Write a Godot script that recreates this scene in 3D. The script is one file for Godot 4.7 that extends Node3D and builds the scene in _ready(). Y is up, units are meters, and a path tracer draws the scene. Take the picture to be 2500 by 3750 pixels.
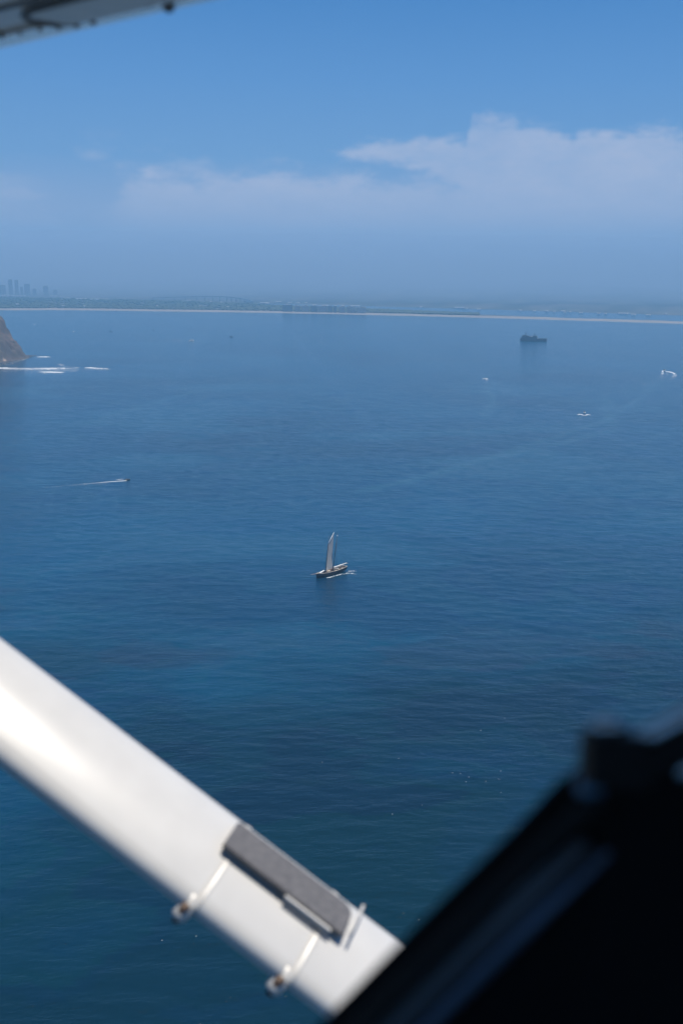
extends Node3D

# ---------------------------------------------------------------- view
const EYE := Vector3(0, 270, 0)
const FOCAL := 3646.0            # focal length in pixels of the 2500 x 3750 photograph
var fwd: Vector3
var rgt: Vector3
var upw: Vector3
var taken := {}
var M := {}
var rng := RandomNumberGenerator.new()
var swell_noise := FastNoiseLite.new()


func ray(px: float, py: float) -> Vector3:
	return fwd + rgt * ((px - 1250.0) / FOCAL) + upw * ((1875.0 - py) / FOCAL)


func sea_point(px: float, py: float, level := 0.0) -> Vector3:      # where that line of sight meets the water
	var v := ray(px, py)
	return EYE + v * ((level - EYE.y) / v.y)


func near_point(px: float, py: float, depth: float) -> Vector3:
	return EYE + ray(px, py) * depth


# ---------------------------------------------------------------- helpers: scene tree
func numbered(called: String) -> String:
	var k: int = taken.get(called, 0)
	taken[called] = k + 1
	return called if k == 0 else "%s_%03d" % [called, k]


func thing(called: String, label: String, category: String, at := Vector3.ZERO, turn := 0.0, group := "") -> Node3D:
	var o := Node3D.new()
	o.name = numbered(called)
	add_child(o)
	o.position = at
	o.rotation.y = turn
	tag(o, label, category, group)
	return o


func tag(o: Node3D, label: String, category: String, group := "", kind := "") -> void:
	if label: o.set_meta("label", label)
	if category: o.set_meta("category", category)
	if group: o.set_meta("group", group)
	if kind: o.set_meta("kind", kind)


func mesh_of(st: SurfaceTool, smooth := false) -> ArrayMesh:
	st.generate_normals()
	st.index()
	return st.commit()


func part(called: String, st: SurfaceTool, m: Material, parent: Node3D) -> MeshInstance3D:
	var o := MeshInstance3D.new()
	o.mesh = mesh_of(st)
	o.material_override = m
	o.name = called
	parent.add_child(o, true)
	return o


func part_mesh(called: String, mesh: Mesh, m: Material, parent: Node3D, at := Vector3.ZERO) -> MeshInstance3D:
	var o := MeshInstance3D.new()
	o.mesh = mesh
	o.material_override = m
	o.name = called
	o.position = at
	parent.add_child(o, true)
	return o


func structure(called: String, st: SurfaceTool, m: Material, label: String) -> MeshInstance3D:
	var o := part(numbered(called), st, m, self)
	tag(o, label, called.replace("_", " "), "", "structure")
	return o


func stuff(called: String, st: SurfaceTool, m: Material, label: String, category: String, group := "") -> MeshInstance3D:
	var o := part(numbered(called), st, m, self)
	tag(o, label, category, group, "stuff")
	return o


# ---------------------------------------------------------------- helpers: shapes
func tool(smooth := false) -> SurfaceTool:
	var st := SurfaceTool.new()
	st.begin(Mesh.PRIMITIVE_TRIANGLES)
	st.set_smooth_group(0 if smooth else -1)
	return st


func tri(st: SurfaceTool, a: Vector3, b: Vector3, c: Vector3) -> void:
	st.add_vertex(a)
	st.add_vertex(b)
	st.add_vertex(c)


func quad(st: SurfaceTool, a: Vector3, b: Vector3, c: Vector3, d: Vector3) -> void:
	tri(st, a, b, c)
	tri(st, a, c, d)


# a box with chamfered vertical look: centre, size, optional basis, taper of the top
func box(st: SurfaceTool, c: Vector3, s: Vector3, b := Basis(), taper := Vector2.ONE) -> void:
	var h := s / 2.0
	var p := []
	for y in [-1, 1]:
		var k := taper if y > 0 else Vector2.ONE
		for q in [[-1, -1], [1, -1], [1, 1], [-1, 1]]:
			p.append(c + b * Vector3(h.x * q[0] * k.x, h.y * y, h.z * q[1] * k.y))
	quad(st, p[0], p[3], p[2], p[1])
	quad(st, p[4], p[5], p[6], p[7])
	for i in 4:
		var j := (i + 1) % 4
		quad(st, p[i], p[j], p[j + 4], p[i + 4])


# rings of equal length joined to a skin, closed at both ends
func skin(st: SurfaceTool, rings: Array, caps := true, closed := true) -> void:
	var n: int = rings[0].size()
	for i in rings.size() - 1:
		for j in (n if closed else n - 1):
			var k := (j + 1) % n
			quad(st, rings[i][j], rings[i][k], rings[i + 1][k], rings[i + 1][j])
	if caps:
		for e in [0, rings.size() - 1]:
			var mid := Vector3.ZERO
			for v in rings[e]: mid += v
			mid /= n
			for j in n:
				if e == 0: tri(st, mid, rings[e][(j + 1) % n], rings[e][j])
				else: tri(st, mid, rings[e][j], rings[e][(j + 1) % n])


func tube(st: SurfaceTool, pts: Array, radii: Array, sides := 8, flat := 1.0) -> void:
	var rings := []
	for i in pts.size():
		var d: Vector3 = (pts[mini(i + 1, pts.size() - 1)] - pts[maxi(i - 1, 0)]).normalized()
		var a := d.cross(Vector3.UP if absf(d.y) < 0.95 else Vector3.RIGHT).normalized()
		var b := a.cross(d).normalized()
		var ring := []
		for k in sides:
			var t := TAU * k / sides
			ring.append(pts[i] + a * cos(t) * radii[i] + b * sin(t) * radii[i] * flat)
		rings.append(ring)
	skin(st, rings)


func rod(a: Vector3, b: Vector3, r: float, r2 := -1.0, sides := 8) -> SurfaceTool:
	var st := tool(true)
	tube(st, [a, b], [r, r if r2 < 0 else r2], sides)
	return st


func mat(c: Color, rough := 0.7, metal := 0.0, spec := 0.5) -> StandardMaterial3D:   # c: linear base colour
	var m := StandardMaterial3D.new()
	m.albedo_color = c.linear_to_srgb()
	m.roughness = rough
	m.metallic = metal
	m.metallic_specular = spec
	return m


func grained(c0: Color, c1: Color, scale: float, rough := 0.8, size := 256) -> StandardMaterial3D:
	var m := StandardMaterial3D.new()
	var n := FastNoiseLite.new()
	n.seed = 11 + taken.size()
	n.frequency = 0.02
	n.fractal_octaves = 5
	var g := Gradient.new()
	g.set_color(0, c0.linear_to_srgb())
	g.set_color(1, c1.linear_to_srgb())
	g.set_offset(0, 0.25)
	g.set_offset(1, 0.75)
	var t := NoiseTexture2D.new()
	t.width = size
	t.height = size
	t.seamless = true
	t.noise = n
	t.color_ramp = g
	m.albedo_texture = t
	m.uv1_triplanar = true
	m.uv1_world_triplanar = true
	m.uv1_scale = Vector3.ONE * scale
	m.roughness = rough
	return m


func swell(x: float, z: float) -> float:
	return 0.35 * swell_noise.get_noise_2d(x * 0.7, z * 1.6) + 0.42 * swell_noise.get_noise_2d(x * 2.0 + z * 0.4 + 5000.0, z * 6.0)


# ---------------------------------------------------------------- build
func _ready() -> void:
	rng.seed = 20240611
	view()
	sky()
	sun()
	materials()
	sea()
	coast()
	headland()
	city()
	naval_ship()
	schooner()
	boats()
	surf()
	aeroplane()


func view() -> void:
	var pitch := atan((1875.0 - 1000.0) / FOCAL)
	fwd = Vector3(0, -sin(pitch), -cos(pitch))
	var r0 := Vector3.RIGHT
	var u0 := r0.cross(fwd)
	var roll := atan(0.010)
	rgt = r0 * cos(roll) + u0 * sin(roll)
	upw = rgt.cross(fwd)
	var cam := Camera3D.new()
	cam.name = "camera"
	add_child(cam)
	cam.transform = Transform3D(Basis(rgt, upw, -fwd), EYE)
	var lens := CameraAttributesPhysical.new()
	lens.frustum_focal_length = 23.35
	lens.exposure_aperture = 2.3
	lens.frustum_focus_distance = 1200.0
	lens.frustum_near = 0.05
	lens.frustum_far = 90000.0
	cam.attributes = lens
	cam.fov = rad_to_deg(2.0 * atan(1875.0 / FOCAL))
	cam.near = 0.05
	cam.far = 90000.0
	cam.current = true


var ENV: Environment
const EXPOSURE := 1.47


func sky() -> void:
	ENV = Environment.new()
	ENV.background_mode = Environment.BG_SKY
	ENV.tonemap_mode = Environment.TONE_MAPPER_LINEAR
	ENV.tonemap_exposure = EXPOSURE
	ENV.sdfgi_enabled = true
	ENV.ssao_enabled = true
	ENV.ssil_enabled = true
	ENV.volumetric_fog_enabled = true
	ENV.volumetric_fog_density = 0.0
	ENV.fog_enabled = true
	ENV.fog_density = 0.00011
	ENV.fog_light_color = Color(0.26, 0.61, 1.0).linear_to_srgb()
	var pm := PanoramaSkyMaterial.new()
	pm.panorama = sky_picture()
	var s := Sky.new()
	s.sky_material = pm
	ENV.sky = s
	var we := WorldEnvironment.new()
	we.name = "world_environment"
	we.environment = ENV
	add_child(we)


func along(pts: Array, x: float) -> float:
	if x <= pts[0][0]: return pts[0][1]
	for i in pts.size() - 1:
		if x < pts[i + 1][0]:
			return lerpf(pts[i][1], pts[i + 1][1], smoothstep(pts[i][0], pts[i + 1][0], x))
	return pts[-1][1]


func air(el: float) -> Color:
	var stops := [[0.0, Color(0.270, 0.400, 0.62)], [0.7, Color(0.295, 0.415, 0.63)], [1.6, Color(0.335, 0.445, 0.652)], [3.2, Color(0.310, 0.430, 0.652)], [6.0, Color(0.172, 0.358, 0.65)], [10.0, Color(0.115, 0.300, 0.63)], [14.0, Color(0.070, 0.238, 0.565)], [25.0, Color(0.046, 0.222, 0.585)], [40.0, Color(0.034, 0.175, 0.49)], [60.0, Color(0.024, 0.125, 0.38)], [90.0, Color(0.020, 0.105, 0.33)]]
	for i in stops.size() - 1:
		if el <= stops[i + 1][0]:
			return stops[i][1].lerp(stops[i + 1][1], clampf((el - stops[i][0]) / (stops[i + 1][0] - stops[i][0]), 0, 1)) / EXPOSURE
	return stops[-1][1] / EXPOSURE


func sky_picture() -> ImageTexture:
	var w := 4096
	var h := 2048
	var im := Image.create(w, h, false, Image.FORMAT_RGBF)
	im.fill_rect(Rect2i(0, h / 2, w, h / 2), Color(0.10, 0.22, 0.40))
	var cloud := FastNoiseLite.new()
	cloud.seed = 5
	cloud.frequency = 0.26
	cloud.fractal_octaves = 6
	cloud.fractal_gain = 0.62
	var veil := FastNoiseLite.new()
	veil.seed = 8
	veil.frequency = 0.05
	veil.fractal_octaves = 4
	var ragged := FastNoiseLite.new()
	ragged.seed = 15
	ragged.frequency = 1.1
	ragged.fractal_octaves = 4
	ragged.fractal_gain = 0.6
	# tops of the cloud banks, degrees of bearing and of height
	var upper := [[-1.2, 6.42], [0.54, 6.87], [2.02, 7.22], [4.38, 7.22], [6.44, 7.2], [6.9, 8.15], [7.7, 8.38], [8.7, 8.25], [9.4, 7.95], [11.4, 7.55], [12.2, 7.22], [12.5, 7.55], [14.3, 7.4], [16.1, 7.45], [18.0, 7.2], [24.0, 6.8], [32.0, 6.0], [40.0, 3.5]]
	var upper_base := [[-1.2, 6.40], [0.55, 6.1], [2.8, 5.75], [4.6, 5.3], [6.0, 4.5], [9.0, 0.0], [40.0, 0.0]]
	var lower := [[-13.0, 3.2], [-11.4, 4.9], [-10.4, 5.38], [-9.2, 5.35], [-8.0, 5.05], [-6.4, 5.5], [-4.5, 5.53], [-2.4, 5.25], [1.1, 5.22], [2.1, 5.05], [4.4, 5.2], [9.0, 5.0], [30.0, 4.0], [40.0, 3.0]]
	var hi := 22.0
	for row in h / 2:
		var el := 90.0 - (row + 0.5) * 180.0 / h
		var base := air(el)
		if el > hi:
			im.fill_rect(Rect2i(0, row, w, 1), base)
			continue
		for col in w:
			var az := (col + 0.5) * 360.0 / w
			if az > 180.0: az -= 360.0
			var a := deg_to_rad(az)
			# noise is read on a cylinder so that it closes behind
			var q := Vector3(sin(a) * 57.3, el * 3.0, -cos(a) * 57.3)
			var n := cloud.get_noise_3dv(q) + 0.3 * ragged.get_noise_3dv(q)
			var v := veil.get_noise_3dv(q)
			var d := 0.0
			if az > -14.0 and az < 40.0:
				var top := along(upper, az) + n * 0.75
				var low := along(upper_base, az)
				if az > -1.4:
					d = smoothstep(-0.2, 0.6, top - el) * smoothstep(-0.35, 0.35, el - low + n * 0.6)
				d = maxf(d, smoothstep(-0.4, 0.9, along(lower, az) + n * 0.9 - el))
				d *= smoothstep(-15.0, -10.5, az) * smoothstep(40.0, 30.0, az)
			# everywhere: a loose bank low over the horizon
			var far := smoothstep(14.0, 24.0, absf(az))
			d = maxf(d, far * smoothstep(0.0, 1.2, 5.5 + v * 6.0 + n * 0.8 - el))
			d = maxf(d, 0.45 * smoothstep(0.15, 0.5, v + 0.4 * n) * smoothstep(8.0, 5.0, el))
			# single puffs
			for p in [[-10.5, 3.95, 0.75, 0.34, 0.7], [-13.5, 5.95, 1.0, 0.35, 0.4], [-17.6, 3.9, 1.6, 0.5, 0.6], [17.4, 3.2, 1.6, 0.13, 0.9], [17.3, 1.45, 0.9, 0.14, 0.35]]:
				var e := Vector2((az - p[0]) / p[2], (el - p[1]) / p[3]).length() + n * 0.7
				d = maxf(d, p[4] * smoothstep(1.1, 0.3, e))
			# clouds thin out into the haze further down
			var body := clampf(d, 0, 1) * (0.74 + 0.2 * v + 0.25 * n) * lerpf(1.0, 0.72, smoothstep(7.3, 7.7, el)) * smoothstep(0.0, 4.8, el)
			im.set_pixel(col, row, base.lerp(Color(0.465, 0.535, 0.71) / EXPOSURE, body))
	return ImageTexture.create_from_image(im)


func sun() -> void:
	var l := DirectionalLight3D.new()
	l.name = "sun"
	l.light_energy = 1.4
	l.light_color = Color(1.0, 0.965, 0.91)
	l.light_angular_distance = 0.53
	l.shadow_enabled = true
	add_child(l)
	l.look_at_from_position(Vector3(0.24, 0.968, -0.07), Vector3.ZERO, Vector3.FORWARD)


func materials() -> void:
	M.white_paint = mat(Color(0.72, 0.72, 0.71), 0.35)
	M.hull_black = mat(Color(0.010, 0.012, 0.016), 0.35)
	M.cream = mat(Color(0.62, 0.56, 0.46), 0.6)
	M.deck_wood = grained(Color(0.07, 0.05, 0.035), Color(0.13, 0.09, 0.06), 0.6)
	M.spar = grained(Color(0.30, 0.17, 0.08), Color(0.40, 0.25, 0.13), 1.2, 0.5)
	M.mast = mat(Color(0.055, 0.045, 0.04), 0.5)
	M.rope = mat(Color(0.03, 0.03, 0.032), 0.9)
	M.sailcloth = grained(Color(0.36, 0.36, 0.355), Color(0.46, 0.46, 0.45), 0.25, 0.9)
	M.sailcloth.backlight_enabled = true
	M.sailcloth.backlight = Color(0.12, 0.12, 0.12)
	M.canvas = grained(Color(0.62, 0.61, 0.58), Color(0.78, 0.77, 0.74), 0.9, 0.9)
	M.navy_grey = grained(Color(0.055, 0.065, 0.075), Color(0.085, 0.095, 0.105), 0.05, 0.7)
	M.navy_dark = mat(Color(0.03, 0.034, 0.04), 0.8)
	M.dark_boat = mat(Color(0.02, 0.024, 0.03), 0.6)
	M.glass_dark = mat(Color(0.015, 0.018, 0.022), 0.08)
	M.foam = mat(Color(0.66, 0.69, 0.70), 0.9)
	M.concrete = grained(Color(0.16, 0.155, 0.15), Color(0.24, 0.235, 0.225), 0.02, 0.9)
	M.tower_blue = grained(Color(0.18, 0.19, 0.20), Color(0.25, 0.26, 0.27), 0.01, 0.4)
	M.tower_tan = grained(Color(0.36, 0.34, 0.32), Color(0.46, 0.44, 0.41), 0.01, 0.8)
	M.roof_white = mat(Color(0.36, 0.36, 0.35), 0.8)
	M.wall_white = mat(Color(0.68, 0.67, 0.65), 0.8)
	M.roof_grey = mat(Color(0.32, 0.31, 0.30), 0.9)
	M.steel_blue = mat(Color(0.06, 0.10, 0.16), 0.6)
	M.painted = StandardMaterial3D.new()
	M.painted.vertex_color_use_as_albedo = true
	M.painted.roughness = 0.95


# ---------------------------------------------------------------- water
func sea() -> void:
	swell_noise.seed = 3
	swell_noise.frequency = 0.012
	swell_noise.fractal_octaves = 3
	var waves := FastNoiseLite.new()
	waves.seed = 17
	waves.frequency = 0.014
	waves.fractal_octaves = 6
	waves.fractal_gain = 0.62
	waves.fractal_lacunarity = 2.1
	var nt := NoiseTexture2D.new()
	nt.width = 2048
	nt.height = 2048
	nt.seamless = true
	nt.seamless_blend_skirt = 0.15
	nt.noise = waves
	nt.as_normal_map = true
	nt.bump_strength = 8.0
	var m := StandardMaterial3D.new()
	m.vertex_color_use_as_albedo = true
	m.roughness = 0.13
	m.metallic_specular = 0.5
	m.normal_enabled = true
	m.normal_texture = nt
	m.normal_scale = 0.56
	# rows and columns, finer where the water is near
	var zs := []
	var z := 3000.0
	while z > 60.0:
		zs.append(z)
		z -= 300.0
	while z > -240.0:
		zs.append(z)
		z -= 60.0
	z = -240.0
	while z > -13000.0:
		zs.append(z)
		z -= maxf(2.4, -z * 0.0052)
	while z > -42000.0:
		zs.append(z)
		z -= 1500.0
	var xs := [0.0]
	var x := 0.0
	while x < 26000.0:
		x += 4.0 if x < 360.0 else maxf(6.0, (x - 360.0) * 0.02 + 6.0) if x < 5000.0 else 2000.0
		xs.append(x)
		xs.push_front(-x)
	var patch := FastNoiseLite.new()
	patch.seed = 21
	patch.frequency = 0.0016
	patch.fractal_octaves = 4
	var streak := FastNoiseLite.new()
	streak.seed = 29
	streak.frequency = 0.004
	streak.fractal_octaves = 4
	streak.domain_warp_enabled = true
	streak.domain_warp_amplitude = 90.0
	streak.domain_warp_frequency = 0.002
	var kelp := FastNoiseLite.new()
	kelp.seed = 33
	kelp.frequency = 0.006
	kelp.fractal_octaves = 4
	var trails := []
	for tr in [[[1330, 1800], [1560, 1745], [1800, 1672], [2020, 1605], [2200, 1545], [2330, 1470], [2420, 1392]], [[1700, 1700], [1960, 1648], [2180, 1590], [2260, 1575]], [[2230, 1560], [2225, 1490], [2200, 1440]], [[560, 1265], [700, 1290], [860, 1320], [1000, 1345], [1250, 1330]], [[300, 1560], [480, 1500], [700, 1440], [900, 1395], [1100, 1375]], [[1790, 1410], [1800, 1470], [1770, 1530]]]:
		var line := PackedVector2Array()
		for q in tr:
			var w := sea_point(q[0], q[1])
			line.append(Vector2(w.x, w.z))
		trails.append(line)
	var nx := xs.size()
	var nz := zs.size()
	var P := PackedVector3Array()
	var N := PackedVector3Array()
	var U := PackedVector2Array()
	var C := PackedColorArray()
	var I := PackedInt32Array()
	P.resize(nx * nz)
	N.resize(nx * nz)
	U.resize(nx * nz)
	C.resize(nx * nz)
	var ca := cos(0.10)
	var sa := sin(0.10)
	for j in nz:
		z = zs[j]
		var cell: float = absf(zs[mini(j + 1, nz - 1)] - zs[maxi(j - 1, 0)]) / 2.0
		var fade := smoothstep(18.0, 5.0, cell)
		for i in nx:
			x = xs[i]
			var k := j * nx + i
			var y := 0.0
			var n := Vector3.UP
			if fade > 0.0 and absf(x) < 4000.0:
				y = swell(x, z) * fade
				n = Vector3(y - swell(x + 3.0, z) * fade, 3.0, y - swell(x, z + 3.0) * fade).normalized()
			P[k] = Vector3(x, y, z)
			N[k] = n
			U[k] = Vector2((x * ca - z * sa) / 400.0, (x * sa + z * ca) / 140.0)
			var s := streak.get_noise_2d(x * 0.5 + z * 0.2, z * 0.9)
			var b := patch.get_noise_2d(x, z)
			# brighter far, darker near: view-angle reflection put into the colour, along a ragged border
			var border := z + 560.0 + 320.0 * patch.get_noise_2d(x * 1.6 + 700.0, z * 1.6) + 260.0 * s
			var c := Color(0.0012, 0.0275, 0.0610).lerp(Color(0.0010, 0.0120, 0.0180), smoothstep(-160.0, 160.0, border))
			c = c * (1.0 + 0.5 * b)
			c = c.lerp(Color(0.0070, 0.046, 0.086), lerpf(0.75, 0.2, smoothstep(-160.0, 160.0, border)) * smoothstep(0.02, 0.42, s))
			# old wakes: bands of water still full of fine bubbles
			if z < -1000.0 and z > -3300.0 and absf(x) < 1100.0:
				for tr in trails:
					var dd := 1e9
					for e in tr.size() - 1:
						dd = minf(dd, Vector2(x, z).distance_to(Geometry2D.get_closest_point_to_segment(Vector2(x, z), tr[e], tr[e + 1])))
					c = c.lerp(Color(0.022, 0.072, 0.110), 0.42 * smoothstep(16.0, 3.0, dd + 9.0 * kelp.get_noise_2d(x * 3.0, z * 3.0)))
			# kelp just under the surface: brownish patches in a band across the near water
			var kb := smoothstep(-900.0, -760.0, z) * smoothstep(-470.0, -560.0, z)
			c = c.lerp(Color(0.008, 0.0105, 0.0195), kb * 0.38 * smoothstep(0.05, 0.4, kelp.get_noise_2d(x * 0.6, z)))
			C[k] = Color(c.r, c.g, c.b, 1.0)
	for j in nz - 1:
		for i in nx - 1:
			var k := j * nx + i
			I.append_array([k, k + nx, k + 1, k + 1, k + nx, k + nx + 1])
	var arr := []
	arr.resize(Mesh.ARRAY_MAX)
	arr[Mesh.ARRAY_VERTEX] = P
	arr[Mesh.ARRAY_NORMAL] = N
	arr[Mesh.ARRAY_TEX_UV] = U
	arr[Mesh.ARRAY_COLOR] = C
	arr[Mesh.ARRAY_INDEX] = I
	var am := ArrayMesh.new()
	am.add_surface_from_arrays(Mesh.PRIMITIVE_TRIANGLES, arr)
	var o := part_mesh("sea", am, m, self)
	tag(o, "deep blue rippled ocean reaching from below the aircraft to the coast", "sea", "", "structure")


# ---------------------------------------------------------------- coast, far land, mountains
# waterline and back edge of the sand, as bearings of the shore seen in the photograph
const SHORE := [[-700, 1130], [-300, 1134], [0, 1136.5], [200, 1136], [420, 1138], [600, 1141], [800, 1143.5], [1000, 1146.5], [1200, 1150.5], [1400, 1155], [1600, 1160], [1900, 1168], [2200, 1177], [2500, 1186.5], [2900, 1199], [3300, 1212]]


func shore_y(px: float) -> float:
	return along_straight(SHORE, px)


func along_straight(pts: Array, x: float) -> float:
	if x <= pts[0][0]: return pts[0][1]
	for i in pts.size() - 1:
		if x < pts[i + 1][0]:
			return lerpf(pts[i][1], pts[i + 1][1], (x - pts[i][0]) / float(pts[i + 1][0] - pts[i][0]))
	return pts[-1][1]


func ribbon(st: SurfaceTool, front: Array, back: Array, tint: Callable, cuts := 1) -> void:
	for i in front.size() - 1:
		for k in cuts:
			var t0 := float(k) / cuts
			var t1 := float(k + 1) / cuts
			var q := [front[i].lerp(back[i], t0), front[i + 1].lerp(back[i + 1], t0), front[i + 1].lerp(back[i + 1], t1), front[i].lerp(back[i], t1)]
			for v in [q[0], q[1], q[2], q[0], q[2], q[3]]:
				st.set_color(tint.call(v))
				st.add_vertex(v)


func coast() -> void:
	var n := FastNoiseLite.new()
	n.seed = 41
	n.frequency = 0.004
	n.fractal_octaves = 4
	var front := []
	var crest := []
	var inland := []
	var far_edge := []
	var px := -700.0
	while px <= 3300.0:
		var a := sea_point(px, shore_y(px) + 0.5 * n.get_noise_1d(px * 3.0))
		var d := Vector3(a.x, 0, a.z).normalized()
		var wide := 250.0 + 70.0 * n.get_noise_1d(px * 1.7 + 900.0)
		front.append(Vector3(a.x, -0.4, a.z))
		crest.append(a + d * wide + Vector3(0, 5.0, 0))
		var deep := along_straight([[-700, 5200.0], [0, 3600.0], [700, 2300.0], [900, 1700.0], [1100, 1250.0], [1340, 900.0], [1500, 600.0], [1700, 330.0], [2000, 130.0], [2200, 90.0], [3300, 90.0]], px)
		inland.append(a + d * (wide + 3.0) + Vector3(0, 5.0, 0))
		far_edge.append(a + d * (wide + deep) + Vector3(0, 3.0 if px < 1500.0 else 1.0, 0))
		px += 25.0
	var st := tool(true)
	ribbon(st, front, crest, func(v: Vector3): return Color(0.21, 0.185, 0.16) * (1.0 + 0.3 * n.get_noise_2d(v.x * 2.0, v.z * 2.0)), 3)
	structure("beach", st, M.painted, "long pale sand beach running the whole width along the far shore")
	var town := func(v: Vector3):
		var k := n.get_noise_2d(v.x * 3.0, v.z * 3.0)
		return Color(0.020, 0.023, 0.020).lerp(Color(0.12, 0.112, 0.10), smoothstep(-0.1, 0.5, k))
	st = tool(true)
	ribbon(st, inland, far_edge, town, 12)
	structure("peninsula_land", st, M.painted, "flat dark wooded and built-up peninsula behind the sand beach")
	# the mainland beyond the bay, rising slowly inland, then two mountain ridges
	st = tool(true)
	var hills := FastNoiseLite.new()
	hills.seed = 47
	hills.frequency = 0.0004
	hills.fractal_octaves = 5
	var rows := []
	var depths := [0.0, 60.0, 400.0, 900.0, 1600.0, 2400.0, 3300.0, 4300.0, 5500.0, 7000.0, 9000.0, 11500.0, 14500.0, 18000.0]
	for k in depths.size():
		var row := []
		px = -1500.0
		while px <= 4000.0:
			var y := along_straight([[-1500, 1070], [0, 1084], [400, 1097], [900, 1110], [1300, 1120], [1700, 1131], [2100, 1143], [2500, 1156], [4000, 1200]], px)
			var a := sea_point(px, y)
			var d := Vector3(a.x, 0, a.z).normalized()
			var p: Vector3 = a + d * depths[k]
			var rise: float = smoothstep(1000.0, 15000.0, depths[k])
			p.y = 2.0 if k > 0 else -1.0
			p.y += rise * (60.0 + 130.0 * (0.5 + hills.get_noise_2d(p.x, p.z)))
			row.append(p)
			px += 50.0
		rows.append(row)
	var inland_tint := func(v: Vector3):
		var g := n.get_noise_2d(v.x * 0.7, v.z * 0.7)
		return Color(0.03, 0.034, 0.028).lerp(Color(0.09, 0.085, 0.075), smoothstep(-0.2, 0.5, g))
	for k in rows.size() - 1:
		ribbon(st, rows[k], rows[k + 1], inland_tint)
	structure("mainland", st, M.painted, "low hazy built-up mainland beyond the bay")
	# added volume of paler haze, tinted to whiten the far land and horizon
	var bank := FogVolume.new()
	bank.name = "added_haze"
	bank.shape = RenderingServer.FOG_VOLUME_SHAPE_BOX
	bank.size = Vector3(52000, 640, 24000)
	bank.position = Vector3(0, 320, -21400)
	var bm := FogMaterial.new()
	bm.density = 0.00024
	bm.albedo = Color(0.74, 0.80, 0.95).linear_to_srgb()
	bank.material = bm
	add_child(bank)
	tag(bank, "added pale haze volume whitening the bay and the far land", "haze", "", "stuff")
	for spec in [[24000.0, 150.0, 170.0, 53], [29500.0, 190.0, 300.0, 59]]:
		st = tool(true)
		var h := FastNoiseLite.new()
		h.seed = spec[3]
		h.frequency = 0.00022
		h.fractal_octaves = 6
		var front_row := []
		var back_row := []
		var x := -20000.0
		while x <= 20000.0:
			var top: float = maxf(40.0, spec[1] + spec[2] * h.get_noise_1d(x) + (150.0 * exp(-pow((x - 5200.0) / 2300.0, 2)) if spec[3] == 59 else 120.0 * exp(-pow((x + 6500.0) / 3000.0, 2))))
			front_row.append(Vector3(x, 0, -spec[0] + 2500.0))
			top = minf(top, 255.0 + 0.2 * (top - 255.0))
			back_row.append(Vector3(x, minf(top, 284.0), -spec[0]))
			x += 120.0
		ribbon(st, front_row, back_row, func(v: Vector3): return Color(0.07, 0.075, 0.06) * (1.0 + 0.4 * n.get_noise_2d(v.x * 0.3, v.y)), 3)
		structure("mountains", st, M.painted, "faint hazy mountain ridge behind the city" if spec[3] == 53 else "barely visible peak and ridge on the horizon under the cloud")


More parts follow.
